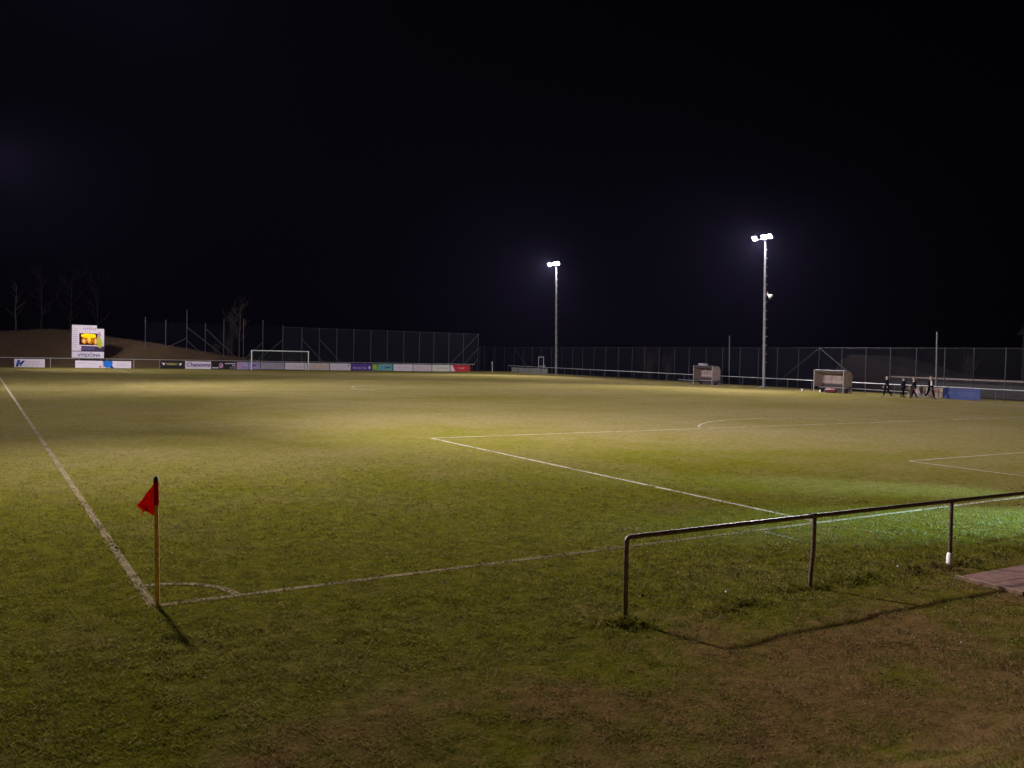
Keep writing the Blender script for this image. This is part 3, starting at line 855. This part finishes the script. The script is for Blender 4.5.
# ------------------------------------------------------------------ ball-stop fences
def fence(name, label, posts, axis_, tops, bases, net=True, rails=(), braces=(), r=.034, mt=GREY, ntop=None, net_from=0, netm=None):
    """posts: list of (x, y); tops/bases their heights"""
    t = thing(name, label, 'fence')
    for (px, py), zt, zb in zip(posts, tops, bases):
        MB().tube([(px, py, zb - .2), (px, py, zt)], r, 8).build('post', mt, t)
    b = MB()
    for p0, p1 in braces: b.tube([p0, p1], .032, 6)
    for p0, p1 in braces: pass
    if braces:
        for p0, p1 in braces: MB().tube([p0, p1], .034, 6).build('brace', mt, t)
    w = MB()
    for f in rails:
        pts = [(px, py, zb + ((zt if ntop is None else min(zt, ntop)) - zb) * f) for (px, py), zt, zb in list(zip(posts, tops, bases))[net_from:]]
        w.tube(pts, .014, 5)
    if rails: w.build('tension_wires', mt, t)
    n = len(posts)
    # netting hung in its own local frame so the pattern follows the run of the fence
    (xa, ya), (xb, yb) = posts[0], posts[-1]
    ang = math.atan2(yb - ya, xb - xa)
    m = MB()
    vs = []; fs = []
    for i, ((px, py), zt, zb) in list(enumerate(zip(posts, tops, bases)))[net_from:]:
        l = math.hypot(px - xa, py - ya)
        vs += [(l, 0.06, zb), (l, .06, zt - .03 if ntop is None else min(zt - .03, ntop))]
    for i in range(n - 1 - net_from): fs.append((2 * i, 2 * i + 2, 2 * i + 3, 2 * i + 1))
    m.add(vs, fs)
    o = m.build('netting', netm or FNET, t, (xa, ya, 0)); o.rotation_euler = (0, 0, ang)
    if net_from:       # a thinner net on the first posts
        m = MB(); vs = []
        for (px, py), zt, zb in list(zip(posts, tops, bases))[:net_from + 1]: vs += [(math.hypot(px - xa, py - ya), .06, zb), (math.hypot(px - xa, py - ya), .06, ntop)]
        m.add(vs, [(2 * i, 2 * i + 2, 2 * i + 3, 2 * i + 1) for i in range(net_from)])
        o = m.build('netting', FNETF, t, (xa, ya, 0)); o.rotation_euler = (0, 0, ang)
    return t
FX = [16.6, 19.04, 21.61, 23.92, 26.28, 28.85, 31.44, 34.17, 36.84, 39.35, 41.91, 44.46, 47.06, 49.65, 52.28, 54.82, 57.23, 59.78, 62.3, 64.9]
FT = [6.4, 6.15, 7.5, 5.9, 6.6, 6.7, 6.6, 6.05, 5.86, 5.84, 5.82, 5.8, 5.8, 5.8, 5.8, 5.8, 5.82, 5.82, 5.84, 5.86]
FY = 107.0
FB = [float(ground_z(x, FY)) for x in FX]
br = [((36.84, FY, 4.2), (40.7, FY, .2)), ((39.35, FY, 4.2), (43.4, FY, .2)), ((34.17, FY, 4.0), (30.6, FY, 1.0)), ((31.44, FY, 3.6), (28.9, FY, 1.2)),
      ((64.85, FY, 5.6), (59.3, FY, .3)), ((64.85, FY, 3.5), (61.8, FY, .3)), ((64.85, FY, 1.8), (63.5, FY, .1)),
      ((21.61, FY, 5.3), (26.0, FY, 1.9)), ((21.61, FY, 3.9), (19.2, FY, 2.6)), ((21.61, FY, 3.6), (23.4, FY, 2.0)), ((23.92, FY, 5.2), (27.8, FY, 1.6))]
fence('ball_stop_fence', 'high netted fence behind the advertising boards at the far end', [(x, FY) for x in FX], 'x', FT, FB, braces=br, rails=(.99,), ntop=5.8, net_from=7)
RX = 70.5
YS = [111.2, 108.3, 105.28, 102.65, 100.1, 97.63, 94.9, 92.29, 89.58, 87.2, 84.6, 82.0, 79.3, 76.47, 74.01, 71.27, 68.47, 65.95, 63.13, 60.52, 57.87, 55.2, 52.58, 49.83, 47.27, 44.55, 41.86, 39.26, 36.65, 33.94, 31.35, 28.65, 26.0, 23.4]
tops = [float(np.interp(y, [23, 47, 70, 112], [4.45, 4.3, 4.12, 3.84])) for y in YS]
bs = [0.0] * len(YS)
br = [((RX, 47.27, 4.25), (RX, 52.4, .6)), ((RX, 47.27, 4.25), (RX, 43.2, 1.5)), ((RX, 105.28, 3.6), (RX, 101.3, .8))]
fence('ball_stop_fence', 'long netted fence along the right side behind the team shelters', [(RX, y) for y in YS], 'y', tops, bs, braces=br, rails=(.99,), r=.034, mt=DGREY, netm=FNETD)
# connecting piece between the two fences, in the far right corner
fence('ball_stop_fence', 'short low netted fence joining the two fences in the far right corner', [(65.4, 107.3), (67.2, 108.9), (70.3, 111.3)], 'x', [3.8, 3.85, 3.85], [0, 0, 0], rails=(.99,), r=.036, mt=DGREY, netm=FNETD)

# two taller plain poles among the fence posts
for (yy, h, lb) in ((59.2, 5.45, 'plain grey pole rising above the fence between the two shelters'), (34.5, 5.7, 'thick grey pole rising above the fence behind the walking people')):
    p = thing('pole', lb, 'pole', (70.3, yy, 0), 0, None, True)
    MB().tube([(0, 0, -.1), (0, 0, h)], .075 if yy < 40 else .055, 10).build('shaft', GREY, p)
    MB().tube([(0, 0, h), (0, 0, h + .08)], [.085, .05], 10).build('cap', DGREY, p)

# ------------------------------------------------------------------ right-hand boundary rail, low wall, frame, boards
rr = thing('boundary_rail', 'pale pipe rail running along the right side of the pitch', 'railing')
RXX = 68.0
y = 103.0
while y > 22:
    MB().tube([(RXX, y, -.1), (RXX, y, 1.0)], .028, 8).build('post', GREY, rr); y -= 3.0
MB().tube([(RXX, 103, 1.0), (RXX, 22, 1.02)], .030, 8).build('top_rail', GALV, rr)
MB().tube([(RXX, 41.4, .45), (RXX, 35.5, .42)], .035, 8).build('lower_rail', GALV, rr)
MB().tube([(RXX, 65, .35), (RXX, 61.8, .35)], .03, 8).build('lower_rail', GALV, rr)

lw = thing('low_wall', 'low grey concrete wall in front of the far mast', 'wall', (69.0, 98.6, 0))
MB().box((0, 0, .34), (.2, 9.6, .70)).build('wall_body', CONC, lw)
MB().box((0, 0, .71), (.28, 9.7, .06)).build('coping', CONC, lw)
MB().box((0, -4.72, .40), (.32, .2, .84)).build('end_pillar', CONC, lw)

fr2 = thing('metal_frame', 'small upright pale metal frame behind the low concrete wall', 'frame', (69.6, 96.3, 0))
for yy in (-.65, .65): MB().tube([(0, yy, 0), (0, yy, 2.45)], .05, 8).build('upright', GALV, fr2)
MB().tube([(0, -.7, 2.45), (0, .7, 2.45)], .05, 8).build('top_bar', GALV, fr2)
MB().tube([(0, -.65, 1.1), (0, .65, 1.1)], .04, 8).build('cross_bar', GALV, fr2)
MB().tube([(0, -.65, 1.5), (.1, -1.7, .1)], .04, 8).build('stay', GALV, fr2)

def side_board(y0, y1, base, label, marks):
    t = thing('advertising_board', label, 'advertising board', (RXX - .1, (y0 + y1) / 2, 0), PI / 2 * -1, 'boards on the right hand rail')
    w = abs(y0 - y1)
    MB().box((0, 0, .48), (w - .04, .03, .90)).build('panel', base, t)
    for m, shp in marks:
        for (cx, cz, ww, hh) in shp: MB().box((cx, -.018, .48 + cz), (ww, .004, hh)).build('stripe', m, t)
    return t
side_board(32.3, 29.15, BANBLUE, 'dark blue board on the rail, right of the walking people', [(DSTR, [(-1.0, .1, .26, .22)]), (DSTR, [(.4, .15, 1.4, .06), (.45, .0, 1.6, .05), (.4, -.15, 1.3, .05)])])
side_board(34.0, 32.4, mat('faded_board', (.30, .235, .19), .6, 0, .35, 3), 'faded brownish board on the rail behind the walking people', [(DUGD, [(-.5, 0, .06, .86), (.45, 0, .06, .86)]), (REDP, [(.1, .1, .3, .1)])])
side_board(35.65, 34.05, mat('faded_green_board', (.27, .26, .23), .6, 0, .35, 3), 'faded greyish board on the rail behind the walkers, left of the brownish one', [(PINK, [(.2, .05, .4, .3)]), (DUGD, [(-.4, 0, .05, .86), (.6, 0, .05, .86)])])

# ------------------------------------------------------------------ team shelters
def shelter(label, y0, y1, topbox):
    ym = (y0 + y1) / 2; w = y1 - y0
    # local: x towards the pitch is negative, y along the touchline
    t = thing('team_shelter', label, 'shelter', (66.55, ym, 0), 0, 'team shelters on the right touchline')
    H = 2.08
    prof = [(0.0, H - .02), (.65, H), (.95, H - .06), (1.15, H - .25), (1.22, H - .5), (1.22, .1)]
    # roof and back in one bent sheet, as panel strips with dark joints
    sh = MB()
    for a, b in zip(prof[:-1], prof[1:]):
        sh.add([(a[0], -w / 2, a[1]), (a[0], w / 2, a[1]), (b[0], w / 2, b[1]), (b[0], -w / 2, b[1])], [(0, 1, 2, 3)], 0, True)
    s2 = [(x_ - .0 + .015, z_ - .0 + .015) for x_, z_ in prof]
    for a, b in zip(s2[:-1], s2[1:]):
        sh.add([(a[0], -w / 2, a[1]), (a[0], w / 2, a[1]), (b[0], w / 2, b[1]), (b[0], -w / 2, b[1])], [(3, 2, 1, 0)], 0, True)
    sh.build('roof_and_back', DUGP, t)
    for s in (-1, 1):
        out = [(p[0], p[1]) for p in prof] + [(1.22, .55), (.0, .55)]
        out = [(0, .55), (0, H - .02)] + prof[1:-1] + [(1.22, .55)]
        MB().prism(out, 'y', s * w / 2 - .012, s * w / 2 + .012).build('side_panel', DUGP, t)
        MB().tube([(0.0, s * w / 2, 0), (0.0, s * w / 2, H)], .032, 8).build('front_post', GALV, t)
        MB().tube([(p[0], s * (w / 2 + .02), p[1]) for p in prof[:-1]] + [(1.22, s * (w / 2 + .02), 0)], .024, 8).build('hoop', GREY, t)
        MB().tube([(0, s * w / 2, .52), (1.2, s * w / 2, .52)], .022, 6).build('side_rail', GREY, t)
    MB().tube([(0, -w / 2, H), (0, w / 2, H)], .03, 8).build('front_beam', GREY, t)
    MB().tube([(1.17, -w / 2, 1.62), (1.17, w / 2, 1.62)], .022, 6).build('back_rail', DUGD, t)
    for k in range(1, 3):
        yy = -w / 2 + k * w / 3
        MB().tube([(p[0] - .02, yy, p[1] - .02) for p in prof], .018, 6).build('rib', DUGD, t)
    MB().box((1.12, 0, 1.0), (.03, w - .1, .10)).build('bench_back', BSEAT, t)
    MB().box((.85, 0, .46), (.42, w - .12, .05)).build('bench_seat', BSEAT, t)
    MB().box((0, 0, H - .12), (.03, w - .07, .2)).build('front_lip', DUGD, t)
    for yy in (-w / 2 + .3, w / 2 - .3): MB().box((.85, yy, .22), (.32, .05, .44)).build('bench_leg', DUGD, t)
    MB().box((1.165, 0, .42), (.03, w - .06, .76)).build('kick_board', DUGD, t)
    return t
shelter('smaller team shelter with a pale box on its roof', 58.1, 61.0, True)
shelter('longer brownish team shelter by the walking people', 41.3, 44.6, False)
bx = MB().box((67.0, 60.0, 2.20), (.5, .9, .22))
bx.box((67.0, 60.0, 2.32), (.54, .94, .03))
tag(bx.build('storage_box', GREYB), 'pale grey box lying on the roof of the smaller shelter', 'box')

# bag, bottles, paper
bag = thing('sports_bag', 'dark red sports bag on the grass in front of the longer shelter', 'bag', (66.1, 42.3, 0), .3)
mb = MB(); n = 12
mb.tube([(0, -.52, .17), (0, -.50, .19), (0, -.4, .2), (0, 0, .21), (0, .4, .2), (0, .5, .19), (0, .52, .17)], [.06, .15, .19, .2, .19, .15, .06], 14)
mb.build('bag_body', mat('bag_cloth', (.10, .015, .02), .7), bag)
MB().tube([(0, -.22, .38), (0, -.15, .5), (0, .15, .5), (0, .22, .38)], .018, 6).build('handle', BLACKP, bag)
MB().box((0, 0, .405), (.05, .8, .012)).build('zip_band', PINK, bag)
def bottle(px, py, lb):
    t = thing('drink_bottle', lb, 'bottle', (px, py, 0))
    MB().tube([(0, 0, .0), (0, 0, .17), (0, 0, .2), (0, 0, .22)], [.07, .07, .05, .03], 10).build('bottle_body', WHITE, t)
    MB().tube([(0, 0, .22), (0, 0, .26)], .032, 8).build('cap', BLUE, t)
bottle(66.0, 45.5, 'white bottle on the grass left of the longer shelter')
bottle(66.0, 43.4, 'white bottle on the grass beside the dark red bag')
def paper(px, py, s, lb):
    z = float(ground_z(px, py)) + .035
    mb = MB(); vs = [(px + s * a, py + s * b, z + c) for a, b, c in ((-1, -.6, 0), (0, -.9, .015), (1, -.4, .004), (-.9, .6, .012), (.1, .5, .03), (1.1, .7, .0))]
    mb.add(vs, [(0, 1, 4, 3), (1, 2, 5, 4)]); mb.add([(a, b, c - .002) for a, b, c in vs], [(3, 4, 1, 0), (4, 5, 2, 1)])
    tag(mb.build('paper_scrap', WHITE), lb, 'litter')
paper(6.55, -2.75, .014, 'white paper scrap in the grass between the first two rail posts')
paper(9.9, -2.95, .013, 'white paper scrap in the grass left of the white post foot')
paper(7.35, -5.45, .008, 'tiny white scrap on the trampled ground at the bottom right')

# ------------------------------------------------------------------ behind the right fence
rw = thing('retaining_wall', 'long dark timber wall with a pale coping behind the right fence', 'wall', (75.6, 24, 0))
MB().box((0, 0, .7), (.25, 37.0, 1.6)).build('wall_body', TIMBER, rw)
MB().box((-.05, 0, 1.56), (.45, 37.2, .13)).build('coping', mat('coping', (.20, .155, .14), .85), rw)

# dark house beyond, its corner showing at the right edge
hs = thing('house', 'dark house with a red brown gable at the right edge', 'house', (112, 38.9, -9.8))
MB().box((0, 0, 6.0), (10, 15.5, 21.0)).build('wall', mat('house_wall', (.018, .007, .007), .9), hs)
rf = MB().prism([(-5.6, 16.45), (5.6, 16.45), (0, 20.5)], 'y', -8.2, 8.2).build('roof', mat('house_roof', (.012, .006, .006), .9), hs)
MB().box((1.5, 4, 19.6), (.7, .9, 2.6)).build('chimney', TIMBER, rf)
for yy in (-4.6, 0.2, 5.0):
    w_ = MB().box((-5.03, yy, 14.0), (.06, 1.9, 1.7)).build('window', GREY, hs)
    MB().box((-5.07, yy, 14.0), (.03, 1.6, 1.4)).build('pane', mat('dark_pane', (.01, .01, .012), .1), w_)

# ------------------------------------------------------------------ bare trees and bushes
def branch(mb, p, d, l, r, depth, rnd, spread=.5):
    n = 4
    pts = [p]; rs = [r]
    dd = d.copy()
    for i in range(n):
        dd = (dd + Vector((rnd.uniform(-.12, .12), rnd.uniform(-.12, .12), .05))).normalized()
        pts.append(pts[-1] + dd * l / n); rs.append(r * (1 - .55 * (i + 1) / n))
    mb.tube(pts, rs, 5 if depth < 2 else 4, 0, False)
    if depth <= 0: return
    for k in range(rnd.choice((3, 4, 5))):
        i = rnd.randint(1, n)
        a = Vector((rnd.uniform(-1, 1), rnd.uniform(-1, 1), rnd.uniform(.1, .9))).normalized()
        nd = (dd * (1 - spread) + a * spread).normalized()
        branch(mb, pts[i], nd, l * rnd.uniform(.45, .7), max(rs[i] * .6, .006), depth - 1, rnd, spread)
def tree(name, label, x, y, h, r, seed, mt, cat='tree', group=None, depth=3):
    rnd = random.Random(seed)
    z = float(ground_z(x, y))
    t = thing(name, label, cat, (x, y, z), 0, group)
    tr = MB(); pts = []; rs = []
    px, py = 0, 0
    for i in range(9):
        f = i / 8; px += rnd.uniform(-.06, .06); py += rnd.uniform(-.06, .06)
        pts.append(Vector((px, py, -.2 + f * h))); rs.append(r * (1 - .75 * f))
    tr.tube(pts, rs, 8); tr.build('trunk', mt, t)
    cr = MB()
    for i in range(3, 9):
        for k in range(2 if i < 7 else 3):
            a = rnd.uniform(0, 2 * PI)
            branch(cr, pts[i], Vector((math.cos(a), math.sin(a), rnd.uniform(.4, 1.1))).normalized(), h * rnd.uniform(.16, .30), rs[i] * .55, depth - 1, rnd)
    cr.build('crown', mt, t)
    return t
def bush(label, x, y, h, seed, mt, n=14):
    rnd = random.Random(seed); z = float(ground_z(x, y))
    t = thing('bare_bush', label, 'bush', (x, y, z))
    mb = MB()
    for k in range(n):
        a = rnd.uniform(0, 2 * PI); s = rnd.uniform(.1, .55)
        branch(mb, Vector((rnd.uniform(-.3, .3), rnd.uniform(-.3, .3), -.1)), Vector((math.cos(a) * s, math.sin(a) * s, 1)).normalized(), h * rnd.uniform(.6, 1), .018, 2, rnd, .35)
    mb.build('twigs', mt, t); return t
tree('bare_tree', 'lone slender bare tree with a pale trunk on the bank near the blue emblem board', 2.6, 111.5, 6.0, .085, 3, BARK, depth=1)
tree('bare_tree', 'tall thin bare tree behind the left goal post', 28.9, 109.4, 6.6, .10, 5, BARK)
tree('bare_tree', 'second thin bare tree just left of the goal, slimmer', 28.2, 110.2, 5.2, .07, 8, BARKR)
for i, (x_, y_, h_, lb) in enumerate(((5.6, 118, 7.5, 'bare reddish tree on the hilltop left of the billboard'), (12.6, 120, 8.2, 'bare reddish tree on the hilltop right of the billboard'), (9.4, 122, 9.0, 'tallest bare reddish tree right behind the billboard'))):
    tree('bare_tree', lb, x_, y_, h_, .10, 20 + i, BARKR)
bush('bare reddish bush on the bank left of the goal', 27.2, 107.9, 2.0, 31, BARKR)
bush('low bare bush on the bank close to the goal', 25.6, 108.2, 1.2, 33, BARKR)
bush('tall bare reddish bush behind the right fence, left of the two shelters', 72.2, 75.0, 3.0, 34, BARKR, 20)
bush('bare bush behind the right fence close to the tall reddish one', 72.6, 71.8, 2.2, 36, BARKR)
bush('brown bush on the mound behind the dark timber wall', 79.5, 37.0, 1.7, 38, BARKR, 26)

# ------------------------------------------------------------------ people
def skin_mesh(name, verts, edges, radii, root=0, sub=1):
    me = bpy.data.meshes.new(name)
    me.from_pydata([tuple(v) for v in verts], edges, [])
    o = bpy.data.objects.new(name, me); COL.objects.link(o)
    o.modifiers.new('s', 'SKIN')
    sv = me.skin_vertices[0].data
    for i, r in enumerate(radii):
        sv[i].radius = (r, r) if not hasattr(r, '__len__') else r
        sv[i].use_root = (i == root)
    s = o.modifiers.new('d', 'SUBSURF'); s.levels = sub; s.render_levels = sub
    dg = bpy.context.evaluated_depsgraph_get()
    ev = bpy.data.meshes.new_from_object(o.evaluated_get(dg))
    bpy.data.objects.remove(o)
    return ev
SKIN = mat('skin', (.42, .26, .2), .6)
def person(label, x, y, rz, sc, phase, jacket, trousers, hairc, vest=None, bag=False):
    t = thing('person', label, 'person', (x, y, 0), rz, 'people walking along the right touchline')
    t.scale = (sc, sc, sc)
    st = phase
    V = [(0, 0, .95), (.01, 0, 1.12), (.02, 0, 1.30), (.02, 0, 1.42), (.035, 0, 1.50), (.05, 0, 1.58), (.055, 0, 1.66), (.05, 0, 1.72)]
    Rr = [(.13, .15), (.115, .14), (.125, .16), (.11, .15), .055, .075, .095, .07]
    E_ = [(i, i + 1) for i in range(7)]
    def chain(start, pts, rs, store=None):
        i = start
        for p, r in zip(pts, rs):
            V.append(p); Rr.append(r); E_.append((i, len(V) - 1)); i = len(V) - 1
        return i
    legs = []
    for s, f in ((1, st), (-1, -st)):
        kx = .20 * f + .07; axx = .40 * f - (.10 if f < 0 else 0)
        az = .09 if f > 0 else .15
        pts = [(.0, s * .10, .88), (kx * .9, s * .10, .50), (axx, s * .10, az)]
        legs.append(pts)
        a = chain(0, pts, [.088, .062, .044])
        chain(a, [(axx + .10, s * .11, az - .045), (axx + .19, s * .115, .03 if f > 0 else .045)], [.045, .035])
    arms = []
    for s, f in ((1, -st), (-1, st)):
        pts = [(.02, s * .19, 1.41), (.04 + .10 * f - .04, s * .235, 1.13), (.14 + .22 * f, s * .215, .90)]
        arms.append(pts)
        a = chain(3, pts, [.062, .046, .032])
        hx, hy, hz = pts[-1]
        a = chain(a, [(hx + .03 + .03 * f, hy, hz - .07)], [.034])
    # nose and ears on the head
    chain(6, [(.165, 0, 1.645)], [.018]); chain(6, [(.05, .098, 1.645)], [.022]); chain(6, [(.05, -.098, 1.645)], [.022])
    bm_ = skin_mesh('person_body', V, E_, Rr)
    mb = MB(); mb.add([v.co for v in bm_.vertices], [list(p.vertices) for p in bm_.polygons], 0, True)
    for (s, f), pts in zip(((1, -st), (-1, st)), arms):      # five curled fingers each, rooted in the palm
        hx, hy, hz = pts[-1]; px_, pz = hx + .03 + .03 * f, hz - .07
        for k in range(4):
            o_ = (k - 1.5) * .019; ln = (.075, .085, .08, .062)[k]
            mb.tube([(px_ + o_, hy, pz - .005), (px_ + o_ + .004, hy - s * .008, pz - .03 - ln * .35), (px_ + o_ + .01, hy - s * .03, pz - .03 - ln * .85)], [.0095, .009, .007], 6)
        mb.tube([(px_ + .025, hy, pz + .01), (px_ + .05, hy - s * .012, pz - .02), (px_ + .055, hy - s * .022, pz - .05)], [.011, .010, .008], 6)
    mb.build('body', SKIN, t); bpy.data.meshes.remove(bm_)
    # trousers
    V2 = [(0, 0, .97)]; R2 = [(.155, .18)]; E2 = []
    for pts in legs:
        i = 0
        for p, r in zip([pts[0], pts[1], (pts[2][0], pts[2][1], pts[2][2] + .02)], [.115, .088, .07]):
            V2.append(p); R2.append(r); E2.append((i, len(V2) - 1)); i = len(V2) - 1
    m2 = skin_mesh('trousers', V2, E2, R2); m2.materials.append(trousers); m2.name = 'trousers'
    o = bpy.data.objects.new('trousers', m2); COL.objects.link(o); o.parent = t
    # jacket
    V3 = [(0, 0, .88), (.0, 0, 1.10), (.02, 0, 1.30), (.02, 0, 1.43), (.03, 0, 1.49)]; R3 = [(.165, .19), (.155, .175), (.165, .20), (.135, .18), .08]
    E3 = [(i, i + 1) for i in range(4)]
    for pts in arms:
        i = 3
        for p, r in zip(pts, [.085, .068, .052]):
            V3.append(p); R3.append(r); E3.append((i, len(V3) - 1)); i = len(V3) - 1
    m3 = skin_mesh('jacket', V3, E3, R3); m3.materials.append(jacket)
    o = bpy.data.objects.new('jacket', m3); COL.objects.link(o); o.parent = t
    # shoes
    for pts, f in zip(legs, (st, -st)):
        ax_, ay, az = pts[-1]
        MB().tube([(ax_ - .07, ay, az - .035), (ax_ + .02, ay, az - .03), (ax_ + .13, ay * 1.05, az - .05), (ax_ + .22, ay * 1.08, max(az - .065, .03))], [.045, .055, .048, .03], 8).build('shoe', BLACKP, t)
    # hair: a cap over the skull
    hb = MB(); vs = []; fs = []
    for i in range(6):
        a = i / 5 * 1.75
        for k in range(14):
            b = 2 * PI * k / 14
            drop = a if math.cos(b) < .3 else a * .72
            vs.append((.045 + .112 * math.sin(drop) * math.cos(b), .108 * math.sin(drop) * math.sin(b), 1.665 + .105 * math.cos(drop)))
    for i in range(5):
        for k in range(14):
            k2 = (k + 1) % 14; fs.append((i * 14 + k, i * 14 + k2, (i + 1) * 14 + k2, (i + 1) * 14 + k))
    hb.add(vs, fs, 0, True); hb.build('hair', hairc, t)
    if vest:
        vb = MB()
        vb.tube([(.0, .0, .98), (.0, 0, 1.15), (.02, 0, 1.32), (.02, 0, 1.42)], [.02, .02, .02, .02], 6)
        out = []
        vs = []; fs = []
        for i, z in enumerate(np.linspace(1.06, 1.44, 6)):
            rad = .212 + .015 * math.sin((z - 1.0) / .44 * PI) - (.03 if i == 5 else 0)
            for k in range(8):
                b = -.62 + .52 * k / 7
                vs.append((.015 + rad * math.cos(b), rad * 1.12 * math.sin(b), z))
        for i in range(5):
            for k in range(7): fs.append((i * 8 + k, i * 8 + k + 1, (i + 1) * 8 + k + 1, (i + 1) * 8 + k))
        vb = MB(); vb.add(vs, fs, 0, True); vb.add([(a * .985, b * .985, c) for a, b, c in vs], [f[::-1] for f in fs], 0, True)
        vb.build('shirt_front', vest, t)
    return t
JB = mat('black_jacket', (.005, .005, .007), .95, spec=.05); JN = mat('navy_jacket', (.004, .005, .012), .95, spec=.05); TB = mat('dark_trousers', (.004, .004, .006), .95, spec=.05)
JR = mat('maroon_trousers', (.012, .004, .005), .95, spec=.05)
H1 = mat('grey_hair', (.22, .2, .18), .8); H2 = mat('dark_hair', (.03, .022, .018), .8)
WALK = math.atan2(-.85, .53)
def gpos(px, py): return px, py
person('person in dark clothes with greyish hair walking at the left end of the group', 65.5, 36.0, WALK + PI, 1.0, .7, JB, TB, H1)
person('person all in black with dark hair walking second from left', 66.0, 34.85, WALK + .5, .97, .35, JN, TB, H2)
person('person in a dark jacket and reddish dark trousers walking third from left', 66.3, 34.0, WALK + PI + .4, .96, .55, JB, JR, H1)
person('person with a white shirt front under a dark jacket, rightmost of the group', 66.5, 32.65, WALK - .95, 1.06, 1.0, JB, TB, H1, WHITE)

# ------------------------------------------------------------------ night air that the lamps light up
hz = MB().box((0, 0, 0), (1500, 1500, 60))
hm, hn = new_mat('haze')
ho = hn.nodes.new('ShaderNodeOutputMaterial'); pv = hn.nodes.new('ShaderNodeVolumePrincipled')
pv.inputs['Color'].default_value = (.56, .48, 1.0, 1)
pv.inputs['Density'].default_value = 1.8e-5
pv.inputs['Anisotropy'].default_value = .4
hn.links.new(pv.outputs['Volume'], ho.inputs['Volume'])
hob = hz.build('haze', hm, None, (0, 0, -.5))
stuff(hob)
